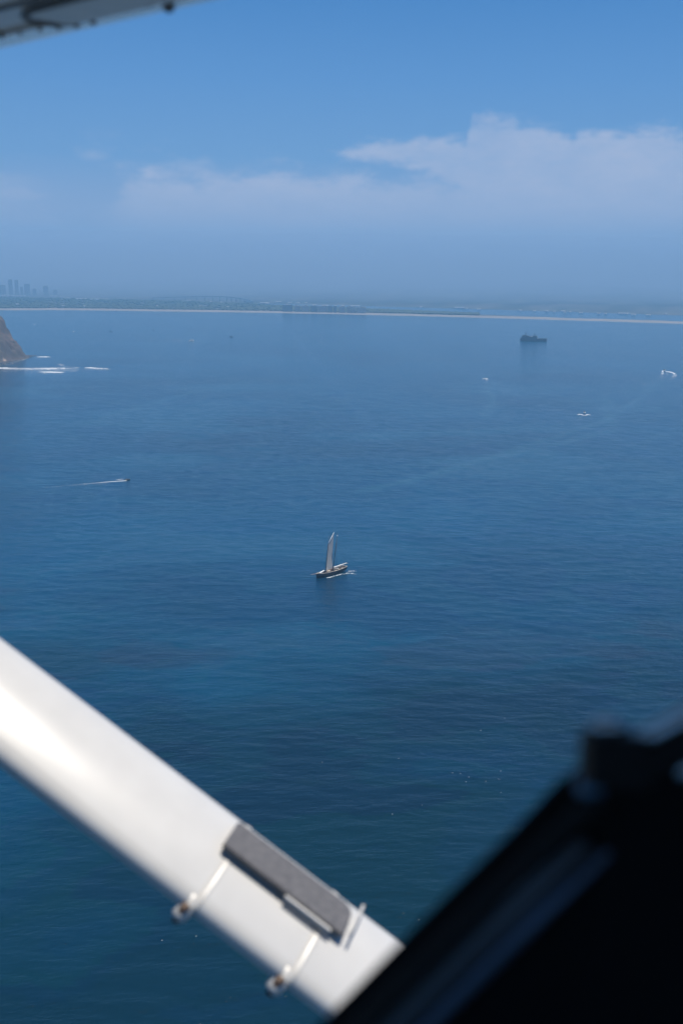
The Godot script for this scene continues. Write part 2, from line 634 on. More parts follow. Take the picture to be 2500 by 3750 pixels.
# ---------------------------------------------------------------- the headland
func headland() -> void:
	var n := FastNoiseLite.new()
	n.seed = 61
	n.frequency = 0.02
	n.fractal_octaves = 5
	var fine := FastNoiseLite.new()
	fine.seed = 67
	fine.frequency = 0.09
	fine.fractal_octaves = 4
	var tip := Vector2(-996, -3150)
	var outline := PackedVector2Array([tip, Vector2(-1004, -3105), Vector2(-1022, -3060), Vector2(-1030, -3000), Vector2(-1046, -2940), Vector2(-1090, -2860), Vector2(-1200, -2790), Vector2(-1420, -2760), Vector2(-1700, -2900), Vector2(-1700, -3600), Vector2(-1320, -3560), Vector2(-1110, -3400), Vector2(-1030, -3250)])
	var profile := [[-60.0, -2.0], [0.0, 0.5], [5.0, 10.0], [14.0, 26.0], [24.0, 42.0], [40.0, 60.0], [56.0, 78.0], [66.0, 112.0], [80.0, 128.0], [110.0, 138.0], [300.0, 146.0]]
	var step := 5.0
	var st := tool(true)
	var nx := 110
	var nz := 150
	var pts := []
	var cols := []
	for j in nz:
		for i in nx:
			var p := Vector2(-1460.0 + i * step, -3640.0 + j * 6.0)
			var d := 1e9
			for k in outline.size():
				d = minf(d, p.distance_to(Geometry2D.get_closest_point_to_segment(p, outline[k], outline[(k + 1) % outline.size()])))
			if not Geometry2D.is_point_in_polygon(p, outline): d = -d
			var gully := n.get_noise_2d(p.x * 0.8, p.y * 0.8)
			var y := along_straight(profile, d + 22.0 * gully * smoothstep(-10.0, 25.0, d) + 3.0 * fine.get_noise_2d(p.x, p.y))
			if y > 3.0: y += 14.0 * fine.get_noise_2d(p.x * 1.1, p.y * 1.1)
			pts.append(Vector3(p.x, y, p.y))
			var bush := fine.get_noise_2d(p.x * 1.2 + 300.0, p.y * 1.2)
			var c := Color(0.055, 0.038, 0.030).lerp(Color(0.125, 0.085, 0.064), smoothstep(-0.3, 0.4, n.get_noise_2d(p.x * 2.0, y * 3.0)))
			c = c.lerp(Color(0.032, 0.034, 0.025), 0.8 * smoothstep(0.0, 0.3, bush) * smoothstep(20.0, 45.0, y))
			# strata of darker rock at the foot
			c = c.lerp(Color(0.045, 0.040, 0.037), 0.7 * smoothstep(44.0, 30.0, y + 6.0 * bush))
			if y < 6.0 and y > 1.0 and p.y > -3080.0 and p.y < -3030.0: c = Color(0.34, 0.26, 0.20)
			cols.append(c)
	for j in nz - 1:
		for i in nx - 1:
			var k := j * nx + i
			for v in [k, k + 1, k + nx, k + 1, k + nx + 1, k + nx]:
				st.set_color(cols[v])
				st.add_vertex(pts[v])
	structure("headland", st, M.painted, "steep brown rocky headland falling to the sea, scrub on its upper slope")
	# rocks of the reef off its tip
	M.rock = grained(Color(0.035, 0.032, 0.030), Color(0.085, 0.075, 0.066), 0.12, 0.9)
	var shapes := []
	for s in 4:
		var rk := tool(true)
		var rings := []
		for i in 6:
			var t := float(i) / 5.0
			var ring := []
			for k in 9:
				var a := TAU * k / 9.0
				var r := (1.0 - 0.75 * t * t) * (1.0 + 0.45 * fine.get_noise_3d(cos(a) * 9.0 + s * 40.0, t * 9.0, sin(a) * 9.0))
				ring.append(Vector3(cos(a) * r, t * 0.9 - 0.25, sin(a) * r * 0.8))
			rings.append(ring)
		skin(rk, rings)
		shapes.append(mesh_of(rk))
	var spots := [[102, 1305, 5.5], [108, 1302, 4.5], [113, 1306, 4.0], [118, 1303, 5.0], [124, 1304, 3.5], [131, 1302, 3.6], [98, 1309, 5.0], [90, 1314, 4.5], [78, 1318, 4.8], [62, 1320, 4.2], [45, 1324, 5.0], [110, 1309, 2.8], [30, 1329, 5.0], [14, 1333, 5.5], [4, 1338, 4.0], [148, 1301, 2.2], [70, 1322, 3.0], [20, 1336, 3.5]]
	for i in spots.size():
		var o := part_mesh(numbered("rock"), shapes[i % 4], M.rock, self, sea_point(spots[i][0], spots[i][1]))
		o.scale = Vector3(spots[i][2] * 1.3, spots[i][2] * 0.7, spots[i][2])
		o.rotation.y = i * 1.9
		tag(o, "dark wet rock awash at the foot of the headland", "rock", "rocks at the foot of the headland")


# ---------------------------------------------------------------- city
func block_at(px: float, base_y: float, w_px: float, top_y: float, ground := 4.0) -> Array:
	var p := sea_point(px, base_y, ground)
	var dist := (p - EYE).dot(fwd)
	return [p, w_px / FOCAL * dist, (base_y - top_y) / FOCAL * dist]


func tower(px: float, base_y: float, w_px: float, top_y: float, m: Material, label: String, group: String, called := "apartment_tower") -> void:
	var b := block_at(px, base_y, w_px, top_y)
	var w: float = b[1]
	var h: float = b[2]
	var t := thing(called, label, "building", b[0], atan2(b[0].x, -b[0].z) * -1.0, group)
	var d := minf(w, 28.0)
	var st := tool()
	box(st, Vector3(0, h / 2.0 - 2.0, 0), Vector3(w, h + 4.0, d))
	part("wall", st, m, t)
	var floors := clampi(int(h / 9.0), 3, 14)
	for k in floors:
		st = tool()
		box(st, Vector3(0, (k + 0.7) * h / floors, 0), Vector3(w + 1.6, 0.9, d + 1.6))
		part("balcony_band", st, M.concrete, t)
	st = tool()
	box(st, Vector3(w * 0.1, h + 1.8, 0), Vector3(w * 0.4, 3.6, d * 0.5))
	part("roof_house", st, M.roof_grey, t)


func shed(px: float, base_y: float, w_px: float, label: String, group: String, high := 9.0) -> void:
	var b := block_at(px, base_y, w_px, base_y - 2.0)
	var w: float = b[1]
	var d := clampf(w * 0.6, 25.0, 70.0)
	var t := thing("warehouse", label, "building", b[0], -atan2(b[0].x, -b[0].z), group)
	var st := tool()
	box(st, Vector3(0, high / 2.0 - 1.0, 0), Vector3(w, high + 2.0, d))
	part("wall", st, M.wall_white, t)
	st = tool()
	var hw := w / 2.0 + 1.0
	var hd := d / 2.0 + 1.0
	var rings := []
	for x in [-hw, hw]:
		rings.append([Vector3(x, high, -hd), Vector3(x, high + 2.5, 0), Vector3(x, high, hd), Vector3(x, high - 0.5, hd), Vector3(x, high - 0.5, -hd)])
	skin(st, rings)
	part("roof", st, M.roof_white, t)
	for k in 3:
		st = tool()
		box(st, Vector3((k - 1) * w * 0.3, high * 0.35, d / 2.0 + 0.2), Vector3(w * 0.12, high * 0.7, 0.5))
		part("door", st, M.roof_grey, t)


func city() -> void:
	# downtown towers behind the airfield
	var g := "high-rise towers of the city centre"
	for a in [[42, 14, 1025.5], [64, 13, 1026.5]]:
		tower(a[0], 1081, a[1], a[2], M.tower_blue, "one of the two tallest hazy towers, twins standing side by side", g, "office_tower")
	for a in [[8, 30, 1045, "broad blocky hazy tower beside the tallest twin towers"], [102, 20, 1041, "wide mid-height hazy tower on the far side of the twin towers"], [170, 18, 1048, "lone hazy tower standing apart where the skyline ends"], [128, 14, 1058, "low hazy tower between the wide and the lone one"], [204, 14, 1062, "lowest hazy tower past the end of the skyline"], [82, 9, 1052, "narrow hazy tower close behind the twin towers"]]:
		tower(a[0], 1081, a[1], a[2], M.tower_blue, a[3], g, "office_tower")
	# condominium slabs on the beach
	for a in [[1053, 36, 1117], [1085, 13, 1119], [1096, 9, 1120], [1118, 27, 1119], [1149, 23, 1120], [1181, 38, 1120.5], [1209, 15, 1121], [1227, 11, 1121.5], [1252, 24, 1122], [1277, 15, 1123], [1294, 15, 1124], [1322, 35, 1125]]:
		tower(a[0], shore_y(a[0]) - 6.5, a[1], a[2], M.tower_tan if int(a[0]) % 3 > 0 else M.tower_blue, "hazy slab-shaped apartment tower in the row behind the sand beach", "apartment slabs on the beach")
	# pale sheds and roofs
	for a in [[24, 1084, 46], [72, 1085, 46], [198, 1086, 26], [228, 1088, 12], [246, 1094.5, 26], [300, 1097, 40], [350, 1098.5, 38], [390, 1098, 20]]:
		shed(a[0], a[1], a[2], "long pale hangar on the airfield below the city centre towers", "hangars of the airfield")
	for a in [[66, 1117, 10], [232, 1124, 9], [310, 1125, 8], [575, 1124, 7], [690, 1103, 18], [731, 1107.5, 9], [775, 1108.5, 10], [808, 1110, 13], [967, 1112.5, 28], [980, 1114, 12], [735, 1125, 14], [835, 1128, 8]]:
		shed(a[0], a[1], a[2], "pale roofed building among the trees of the peninsula", "pale buildings of the peninsula")
	for a in [[1062, 1110, 16], [1090, 1110.5, 16], [1055, 1117.5, 14], [1020, 1107, 20], [1120, 1110.5, 10], [1150, 1119, 14], [1190, 1120.5, 24], [1228, 1121.5, 8], [1255, 1122, 10], [1300, 1122.5, 34], [1540, 1126, 10], [1680, 1128.5, 32], [1705, 1131.5, 14], [1752, 1134.5, 14], [1905, 1138.5, 10], [1955, 1140.5, 10], [2000, 1141.5, 12], [2028, 1143, 8], [2060, 1140.5, 16], [2066, 1146, 10], [2086, 1144.5, 8], [2125, 1147, 14], [2190, 1150, 12], [2215, 1151, 12], [2280, 1150, 36], [2318, 1154, 18], [2372, 1155.5, 18], [2436, 1151, 5]]:
		shed(a[0], a[1], a[2], "pale building on the mainland shore across the bay", "pale buildings across the bay", 6.0)
	bridge()
	# trees and low roofs of the peninsula, too small and many to count
	var crown := tool(true)
	var rings := []
	for i in 5:
		var t := float(i) / 4.0
		var ring := []
		for k in 7:
			var a := TAU * k / 7.0 + i * 0.4
			var r := sin(PI * (0.12 + 0.8 * t)) * (0.85 + 0.3 * rng.randf())
			ring.append(Vector3(cos(a) * r, t * 1.1, sin(a) * r))
		rings.append(ring)
	skin(crown, rings)
	var mm := MultiMesh.new()
	mm.transform_format = MultiMesh.TRANSFORM_3D
	mm.mesh = mesh_of(crown)
	mm.instance_count = 5200
	M.leaf = grained(Color(0.030, 0.040, 0.022), Color(0.065, 0.075, 0.045), 0.03, 0.95)
	for i in mm.instance_count:
		var px := rng.randf_range(-200.0, 1750.0)
		var a := sea_point(px, shore_y(px))
		var d := Vector3(a.x, 0, a.z).normalized()
		var deep := along_straight([[-700, 3400.0], [0, 3000.0], [700, 2000.0], [1100, 1000.0], [1340, 700.0], [1500, 450.0], [1750, 250.0]], px)
		var p := a + d * (300.0 + deep * pow(rng.randf(), 1.3)) + Vector3(0, 3.5, 0)
		var s := rng.randf_range(5.0, 12.0)
		mm.set_instance_transform(i, Transform3D(Basis(Vector3.UP, rng.randf() * TAU).scaled(Vector3(s * 1.5, s, s * 1.5)), p))
	var tr := MultiMeshInstance3D.new()
	tr.multimesh = mm
	tr.material_override = M.leaf
	tr.name = "woodland"
	add_child(tr)
	tag(tr, "dark belt of far trees behind the sand beach", "woodland", "", "stuff")


func bridge() -> void:
	var base := sea_point(800, 1106)
	var t := thing("bridge", "long thin curved road bridge on tall piers across the hazy bay", "bridge")
	var line := [[560, 1090.5], [640, 1088], [720, 1086.5], [780, 1085.8], [830, 1087], [865, 1090.5], [895, 1095.5], [915, 1099.5], [924, 1102], [916, 1104], [900, 1105]]
	var pts := []
	var dist := (base - EYE).dot(fwd)
	for i in line.size():
		var back := along_straight([[0, 500.0], [4, 0.0], [8, -300.0], [10, -800.0]], float(i))
		pts.append(EYE + ray(line[i][0], line[i][1]) * (dist + back))
	var st := tool()
	for i in pts.size() - 1:
		var a: Vector3 = pts[i]
		var b: Vector3 = pts[i + 1]
		var d := (b - a)
		var z := d.normalized()
		var x := Vector3.UP.cross(z).normalized()
		box(st, (a + b) / 2.0, Vector3(16.0, 4.0, d.length() + 2.0), Basis(x, z.cross(x), z))
	part("deck", st, M.steel_blue, t)
	for i in range(0, pts.size() - 1):
		for f in [0.0, 0.5]:
			var p: Vector3 = pts[i].lerp(pts[i + 1], f)
			if p.y < 6.0: continue
			var s := tool()
			box(s, Vector3(p.x, p.y / 2.0 - 2.0, p.z), Vector3(5.0, p.y - 2.0, 5.0), Basis(), Vector2(0.8, 0.8))
			part("pier", s, M.steel_blue, t)


# ---------------------------------------------------------------- hulls
# sections: [x along the hull, half beam at deck, half beam at water, deck height, keel height]
func hull(st: SurfaceTool, sections: Array) -> void:
	var rings := []
	for s in sections:
		var bw: float = s[2]
		var bd: float = s[1]
		rings.append([Vector3(s[0], s[3], -bd), Vector3(s[0], lerpf(s[3], 0.0, 0.5), -lerpf(bd, bw, 0.4)), Vector3(s[0], 0.0, -bw), Vector3(s[0], s[4], -bw * 0.35), Vector3(s[0], s[4], bw * 0.35), Vector3(s[0], 0.0, bw), Vector3(s[0], lerpf(s[3], 0.0, 0.5), lerpf(bd, bw, 0.4)), Vector3(s[0], s[3], bd)])
	skin(st, rings)


func naval_ship() -> void:
	var bow := sea_point(1903, 1247)
	var stern := sea_point(2001, 1250)
	var L := (bow - stern).length()
	var mid := (bow + stern) / 2.0
	var ax := (bow - stern).normalized()
	var t := thing("naval_ship", "grey naval landing ship with two masts and low open stern deck", "ship", Vector3(mid.x, 0, mid.z), atan2(-ax.z, ax.x))
	var u := L / 98.0            # metres for one pixel of the photograph
	var X := func(px: float) -> float: return L / 2.0 - (px - 1903.0) * u
	var st := tool()
	hull(st, [[L / 2.0, 1.5, 0.3, 10.0 * u, 2.0], [L / 2.0 - 5.0 * u, 7.0, 3.0, 9.6 * u, -1.0], [L / 2.0 - 14.0 * u, 12.0, 9.0, 9.2 * u, -3.0], [L / 2.0 - 30.0 * u, 13.0, 12.5, 9.0 * u, -4.0], [-L / 2.0 + 12.0 * u, 13.0, 12.5, 8.8 * u, -4.0], [-L / 2.0 + 0.5, 12.5, 11.0, 8.8 * u, -2.0]])
	part("hull", st, M.navy_grey, t)
	st = tool()
	var deck := 9.0 * u
	# bridge block, mid deck, after house
	box(st, Vector3((X.call(1910.0) + X.call(1937.0)) / 2.0, deck + 4.5 * u, 0), Vector3(27.0 * u, 9.6 * u, 20.0), Basis(), Vector2(0.93, 0.9))
	box(st, Vector3((X.call(1908.0) + X.call(1914.0)) / 2.0, deck + 2.2 * u, 0), Vector3(7.0 * u, 5.0 * u, 17.0), Basis(), Vector2(0.7, 0.9))
	box(st, Vector3((X.call(1912.0) + X.call(1930.0)) / 2.0, deck + 10.0 * u, 0), Vector3(16.0 * u, 1.8 * u, 15.0))
	part("bridge_house", st, M.navy_grey, t)
	st = tool()
	box(st, Vector3((X.call(1912.2) + X.call(1912.2)) / 2.0, deck + 10.2 * u, 0), Vector3(0.6 * u, 0.7 * u, 13.5))
	part("bridge_windows", st, M.glass_dark, t)
	st = tool()
	box(st, Vector3((X.call(1937.0) + X.call(1950.0)) / 2.0, deck + 3.0 * u, 0), Vector3(14.0 * u, 6.5 * u, 21.0))
	part("midship_house", st, M.navy_grey, t)
	st = tool()
	box(st, Vector3((X.call(1949.0) + X.call(1966.0)) / 2.0, deck + 4.6 * u, 0), Vector3(17.0 * u, 9.8 * u, 20.0), Basis(), Vector2(0.88, 0.9))
	box(st, Vector3(X.call(1961.5), deck + 10.0 * u, 0), Vector3(5.0 * u, 2.6 * u, 7.0), Basis(), Vector2(0.8, 0.8))
	part("after_house", st, M.navy_grey, t)
	st = tool()
	box(st, Vector3(X.call(1944.5), deck + 7.2 * u, 4.0), Vector3(8.0 * u, 1.1 * u, 3.0))
	part("ship_boat", st, M.white_paint, t)
	for q in [[1922.5, 10.9, 24.0, 3.2], [1955.0, 9.0, 20.5, 2.2]]:
		st = tool(true)
		var x: float = X.call(q[0])
		tube(st, [Vector3(x, deck + q[1] * u - 1.0, 0), Vector3(x, deck + q[2] * u * 0.8, 0), Vector3(x, deck + q[2] * u, 0)], [1.7, 1.1, 0.7], 6)
		var mst := part("mast", st, M.navy_dark, t)
		for k in 3:
			var y: float = deck + q[2] * u * (0.62 + 0.14 * k)
			part("yard", rod(Vector3(x - q[3] * u * (1.0 - 0.25 * k), y, 0), Vector3(x + q[3] * u * (1.0 - 0.25 * k), y + 0.6, 0), 0.55, -1, 5), M.navy_dark, mst)
	part("crane_boom", rod(Vector3(X.call(1941.0), deck + 8.8 * u, 0), Vector3(X.call(1950.0), deck + 9.4 * u, 0), 0.8, 0.5, 6), M.navy_dark, t)
	st = tool()
	box(st, Vector3(X.call(1911.0), deck + 10.5 * u, 0), Vector3(2.2 * u, 1.6 * u, 5.0), Basis(), Vector2(0.6, 0.6))
	part("gun_mount", st, M.navy_dark, t)
	st = tool()
	for s in [-1, 1]:
		box(st, Vector3(-L / 2.0 + 16.0 * u, deck + 0.5, s * 12.6), Vector3(30.0 * u, 1.0, 0.3))
	part("stern_bulwark", st, M.navy_dark, t)


# ---------------------------------------------------------------- schooner
func schooner() -> void:
	var bow := sea_point(1161, 2119)
	var stern := sea_point(1262, 2089)
	var ax := (bow - stern).normalized()
	var mid := (bow + stern) / 2.0
	var L := (bow - stern).length()
	var turn := atan2(-ax.z, ax.x)
	var t := thing("schooner", "black two-masted wooden schooner with one narrow raised sail and crowded deck", "sailing ship", mid + Vector3(0, 0.7, 0), turn)
	var H := L / 2.0
	var st := tool(true)
	var secs := [[H + 1.2, 0.25, 0.1, 3.6, 1.2], [H - 1.0, 1.0, 0.4, 3.4, -1.0], [H - 4.0, 2.1, 1.4, 3.0, -2.0], [H - 9.0, 3.0, 2.7, 2.6, -2.2], [2.0, 3.5, 3.3, 2.35, -2.2], [-6.0, 3.4, 3.1, 2.3, -2.2], [-H + 6.0, 2.9, 2.3, 2.4, -1.6], [-H + 1.5, 2.3, 1.0, 2.6, -0.3], [-H - 1.4, 1.9, 0.7, 2.75, 0.9]]
	hull(st, secs)
	part("hull", st, M.hull_black, t)
	# deck planks lie a little below the rail
	st = tool()
	for i in secs.size() - 1:
		var a: Array = secs[i]
		var b: Array = secs[i + 1]
		quad(st, Vector3(a[0], a[3] + 0.03, -a[1] * 0.93), Vector3(b[0], b[3] + 0.03, -b[1] * 0.93), Vector3(b[0], b[3] + 0.03, b[1] * 0.93), Vector3(a[0], a[3] + 0.03, a[1] * 0.93))
	part("deck", st, M.deck_wood, t)
	for s in [-1, 1]:
		st = tool()
		for i in secs.size() - 1:
			var a := Vector3(secs[i][0], secs[i][3] + 0.35, s * secs[i][1])
			var b := Vector3(secs[i + 1][0], secs[i + 1][3] + 0.35, s * secs[i + 1][1])
			var z := (b - a).normalized()
			var x := Vector3.UP.cross(z).normalized()
			box(st, (a + b) / 2.0 + Vector3(0, 0, 0), Vector3(0.16, 0.78, (b - a).length()), Basis(x, z.cross(x), z))
		var bw := part("bulwark", st, M.hull_black, t)
		st = tool()
		for i in secs.size() - 1:
			var a := Vector3(secs[i][0], secs[i][3] + 0.79, s * secs[i][1])
			var b := Vector3(secs[i + 1][0], secs[i + 1][3] + 0.79, s * secs[i + 1][1])
			var z := (b - a).normalized()
			var x := Vector3.UP.cross(z).normalized()
			box(st, (a + b) / 2.0, Vector3(0.34, 0.12, (b - a).length() + 0.05), Basis(x, z.cross(x), z))
		part("rail_cap", st, M.cream, bw)
	# stern seat and transom, pale
	st = tool()
	box(st, Vector3(-H - 1.2, 3.25, 0), Vector3(0.35, 0.9, 3.8))
	part("taffrail", st, M.cream, t)
	# deck houses
	for q in [[3.5, 1.0, 3.4, 2.0], [-7.5, 0.9, 4.6, 2.2], [12.0, 0.8, 1.8, 1.5]]:
		st = tool()
		box(st, Vector3(q[0], 2.4 + q[1] / 2.0, 0), Vector3(q[2], q[1], q[3]))
		var dh := part("deck_house", st, M.spar, t)
		st = tool()
		box(st, Vector3(q[0], 2.45 + q[1], 0), Vector3(q[2] + 0.3, 0.12, q[3] + 0.3))
		part("roof", st, M.cream, dh)
	# seat lockers along the camera-side rail and life raft canisters
	for q in [[-3.5, 2.2], [-8.5, 2.2], [-11.3, 1.6], [6.5, 1.8]]:
		st = tool()
		box(st, Vector3(q[0], 2.75, -2.6), Vector3(q[1], 0.6, 0.7))
		part("bench_locker", st, M.cream, t)
	st = tool(true)
	tube(st, [Vector3(-14.2, 3.0, -1.3), Vector3(-14.0, 3.0, -1.3), Vector3(-12.9, 3.0, -1.5), Vector3(-12.7, 3.0, -1.5)], [0.15, 0.42, 0.42, 0.15], 10)
	part("raft_canister", st, M.white_paint, t)
	st = tool(true)
	var wheel := []
	for k in 17:
		var a := TAU * k / 16.0
		wheel.append(Vector3(-15.2, 3.5 + sin(a) * 0.7, cos(a) * 0.7))
	var rad := []
	rad.resize(17)
	rad.fill(0.06)
	tube(st, wheel, rad, 5)
	part("steering_wheel", st, M.spar, t)
	# spars: bowsprit, raked masts with topmasts, gaff and booms
	var sprit_tip := Vector3(H + 8.0, 4.9, 0)
	part("bowsprit", rod(Vector3(H - 3.0, 3.7, 0), sprit_tip, 0.34, 0.14), M.spar, t)
	var fore_foot := Vector3(H - 10.8, 2.2, 0)
	var fore_top := fore_foot + Vector3(-4.2, 34.0, 0)
	var main_foot := Vector3(-2.2, 2.2, 0)
	var main_top := main_foot + Vector3(-6.0, 35.0, 0)
	part("foremast", rod(fore_foot, fore_top, 0.34, 0.12), M.mast, t)
	part("mainmast", rod(main_foot, main_top, 0.36, 0.11), M.mast, t)
	st = tool(true)
	tube(st, [main_foot.lerp(main_top, 0.925), main_foot.lerp(main_top, 0.935)], [0.55, 0.55], 10)
	part("masthead_cap", st, M.white_paint, t)
	# the raised foresail, boom swung a little to starboard
	var luff0 := fore_foot + Vector3(-0.6, 1.6, 0)
	var luff1 := fore_foot.lerp(fore_top, 0.80) + Vector3(-0.5, 0, 0)
	var clew := luff0 + Vector3(-10.6, 0.3, 1.9)
	var peak := luff1 + Vector3(-9.6, 7.4, 3.1)
	var rows := []
	for i in 25:
		var v := i / 24.0
		var row := []
		for k in 15:
			var q := k / 14.0
			var p := luff0.lerp(luff1, v).lerp(clew.lerp(peak, v), q)
			var belly := sin(PI * q) * (0.5 + 0.6 * sin(PI * v))
			p.z += belly * 0.9 + 0.16 * sin(q * 22.0 + v * 1.5) * (1.0 - 0.4 * v)
			p.x += 0.5 * sin(PI * v) * q
			row.append(p)
		rows.append(row)
	st = tool(true)
	for i in 24:
		for k in 14:
			quad(st, rows[i][k], rows[i][k + 1], rows[i + 1][k + 1], rows[i + 1][k])
	part("foresail", st, M.sailcloth, t)
	part("gaff", rod(luff1 + Vector3(0.3, 0.1, 0), peak + (peak - luff1) * 0.08 + Vector3(0, 0.15, 0), 0.30, 0.17), M.white_paint, t)
	part("fore_boom", rod(luff0 + Vector3(0.3, -0.2, 0), clew + Vector3(-0.8, -0.2, 0.1), 0.17, 0.12), M.spar, t)
	# main boom with the furled sail on it
	var boom0 := main_foot + Vector3(-0.5, 2.6, 0)
	var boom1 := Vector3(-H - 3.6, 5.4, 0.3)
	part("main_boom", rod(boom0, boom1 + (boom1 - boom0) * 0.06, 0.22, 0.16), M.spar, t)
	st = tool(true)
	var fp := []
	var fr := []
	for k in 27:
		var q := k / 26.0
		fp.append(boom0.lerp(boom1, 0.03 + 0.94 * q) + Vector3(0, 0.55 + 0.1 * sin(k * 2.1), 0.12 * sin(k * 1.7)))
		fr.append((0.62 + 0.13 * sin(k * 2.6)) * (1.0 - 0.45 * q) * (0.35 if k == 0 or k == 26 else 1.0))
	tube(st, fp, fr, 9, 0.85)
	part("furled_mainsail", st, M.canvas, t)
	# jib lowered and heaped at the bow
	st = tool(true)
	fp = []
	fr = []
	for k in 15:
		var q := k / 14.0
		fp.append(Vector3(H - 2.6 - 6.0 * q, 3.9 + 1.4 * q + 0.12 * sin(k * 2.3), 0.3 * sin(k * 1.9) - 0.4))
		fr.append((0.75 + 0.2 * sin(k * 2.9)) * (0.4 if k == 0 or k == 14 else 1.0))
	tube(st, fp, fr, 9, 0.8)
	part("lowered_jib", st, M.canvas, t)
	# standing rigging
	for q in [[fore_top, Vector3(H + 7.6, 4.9, 0)], [fore_foot.lerp(fore_top, 0.8), Vector3(H + 2.0, 4.2, 0)], [main_top, fore_top], [main_top, Vector3(-H - 0.8, 3.6, 0)], [fore_foot.lerp(fore_top, 0.97), peak], [main_foot.lerp(main_top, 0.8), boom1]]:
		part("stay", rod(q[0], q[1], 0.035, -1, 5), M.rope, t)
	for s in [-1, 1]:
		for k in 4:
			part("shroud", rod(fore_foot.lerp(fore_top, 0.8), Vector3(fore_foot.x - 1.6 + k * 0.9 - 1.0, 3.2, s * 3.0), 0.03, -1, 5), M.rope, t)
			part("shroud", rod(main_foot.lerp(main_top, 0.8), Vector3(main_foot.x - 1.6 + k * 0.9 - 1.0, 3.1, s * 3.4), 0.03, -1, 5), M.rope, t)
	# flag staff and anchor gear at the bow
	part("cathead", rod(Vector3(H - 2.0, 4.0, -0.6), Vector3(H - 1.0, 4.6, -2.0), 0.14, 0.1, 6), M.mast, t)
	people(t)
	wake("schooner_wake", "white bow wave and foam trail along the schooner's side", [[1197, 2117, 0.5, 1.0], [1212, 2114, 0.9, 1.0], [1232, 2108, 1.1, 1.0], [1245, 2104, 1.0, 0.8], [1258, 2101, 1.2, 0.7], [1275, 2099, 1.4, 0.9], [1292, 2100, 1.4, 0.8], [1304, 2102, 1.0, 0.4]], 75, 0.42)
	wake("schooner_wake", "fainter second foam trail streaming off the schooner's quarter", [[1276, 2092, 1.0, 0.5], [1290, 2091, 1.2, 0.6], [1304, 2092, 0.8, 0.3]], 40, 0.4)


func body(coat: Color, legs: Color, hair: Color, arm: float) -> ArrayMesh:
	var st := tool(true)
	var skin_c := Color(0.36, 0.21, 0.14)
	# one skin: two legs close together, hips, chest, neck, head
	var secs := [[0.0, 0.13, 0.10], [0.08, 0.12, 0.09], [0.5, 0.13, 0.10], [0.86, 0.17, 0.12], [1.0, 0.165, 0.12], [1.15, 0.16, 0.115], [1.35, 0.20, 0.125], [1.44, 0.19, 0.10], [1.48, 0.075, 0.07], [1.53, 0.065, 0.065], [1.58, 0.085, 0.095], [1.66, 0.085, 0.105], [1.73, 0.07, 0.085], [1.76, 0.02, 0.02]]
	var rings := []
	for s in secs:
		var ring := []
		for k in 10:
			var a := TAU * k / 10.0
			ring.append(Vector3(sin(a) * s[2], s[0], cos(a) * s[1]))
		rings.append(ring)
	for i in rings.size() - 1:
		st.set_color(legs if secs[i][0] < 0.9 else coat if secs[i][0] < 1.46 else skin_c if secs[i][0] < 1.65 else hair)
		skin(st, [rings[i], rings[i + 1]], i == 0 or i == rings.size() - 2)
	for s in [-1, 1]:
		st.set_color(coat)
		tube(st, [Vector3(0, 1.41, s * 0.19), Vector3(0.03, 1.12, s * 0.25), Vector3(0.03 + 0.2 * arm, 0.9 + 0.12 * arm, s * 0.24)], [0.055, 0.045, 0.035], 6)
		st.set_color(skin_c)
		tube(st, [Vector3(0.03 + 0.2 * arm, 0.9 + 0.12 * arm, s * 0.24), Vector3(0.05 + 0.27 * arm, 0.80 + 0.14 * arm, s * 0.235)], [0.035, 0.028], 6)
	return mesh_of(st)


func people(ship: Node3D) -> void:
	var looks := [
		["navy blue jacket", Color(0.018, 0.024, 0.05), Color(0.02, 0.02, 0.025)],
		["black clothing", Color(0.012, 0.012, 0.014), Color(0.015, 0.015, 0.018)],
		["white shirt", Color(0.66, 0.66, 0.65), Color(0.03, 0.035, 0.06)],
		["red top", Color(0.36, 0.05, 0.05), Color(0.03, 0.03, 0.035)],
		["grey top", Color(0.16, 0.16, 0.17), Color(0.02, 0.022, 0.03)]]
	var meshes := []
	for k in looks.size():
		meshes.append(body(looks[k][1], looks[k][2], Color(0.02, 0.014, 0.01), 0.3 + 0.5 * (k % 2)))
	var xf := ship.transform
	var spots := []
	for k in 64:
		var x := 11.0 - 27.5 * (k / 63.0) + rng.randf_range(-0.25, 0.25)
		var s := -1.0 if k % 3 != 1 else 1.0
		spots.append(Vector3(x, 2.40, s * rng.randf_range(1.25, 2.3)))
	for k in spots.size():
		var w: int = [0, 1, 4, 0, 1, 2, 0, 3, 1, 0, 4, 1][k % 12]
		var o := part_mesh(numbered("person"), meshes[w], M.painted, self, xf * spots[k])
		o.rotation.y = rng.randf() * TAU
		tag(o, "person in %s standing on the schooner's crowded deck" % looks[w][0], "person", "people on the schooner deck")


# ---------------------------------------------------------------- foam
func blob(st: SurfaceTool, p: Vector3, sx: float, sz: float, turn: float) -> void:
	var c := cos(turn)
	var s := sin(turn)
	var n := 7
	var ring := []
	for k in n:
		var a := TAU * k / n
		var r := 0.7 + 0.6 * rng.randf()
		var q := Vector2(cos(a) * sx * r, sin(a) * sz * r)
		ring.append(p + Vector3(q.x * c - q.y * s, -0.03, q.x * s + q.y * c))
	var mid := p + Vector3(0, 0.05 + 0.04 * minf(sx, sz), 0)
	for k in n:
		tri(st, mid, ring[(k + 1) % n], ring[k])


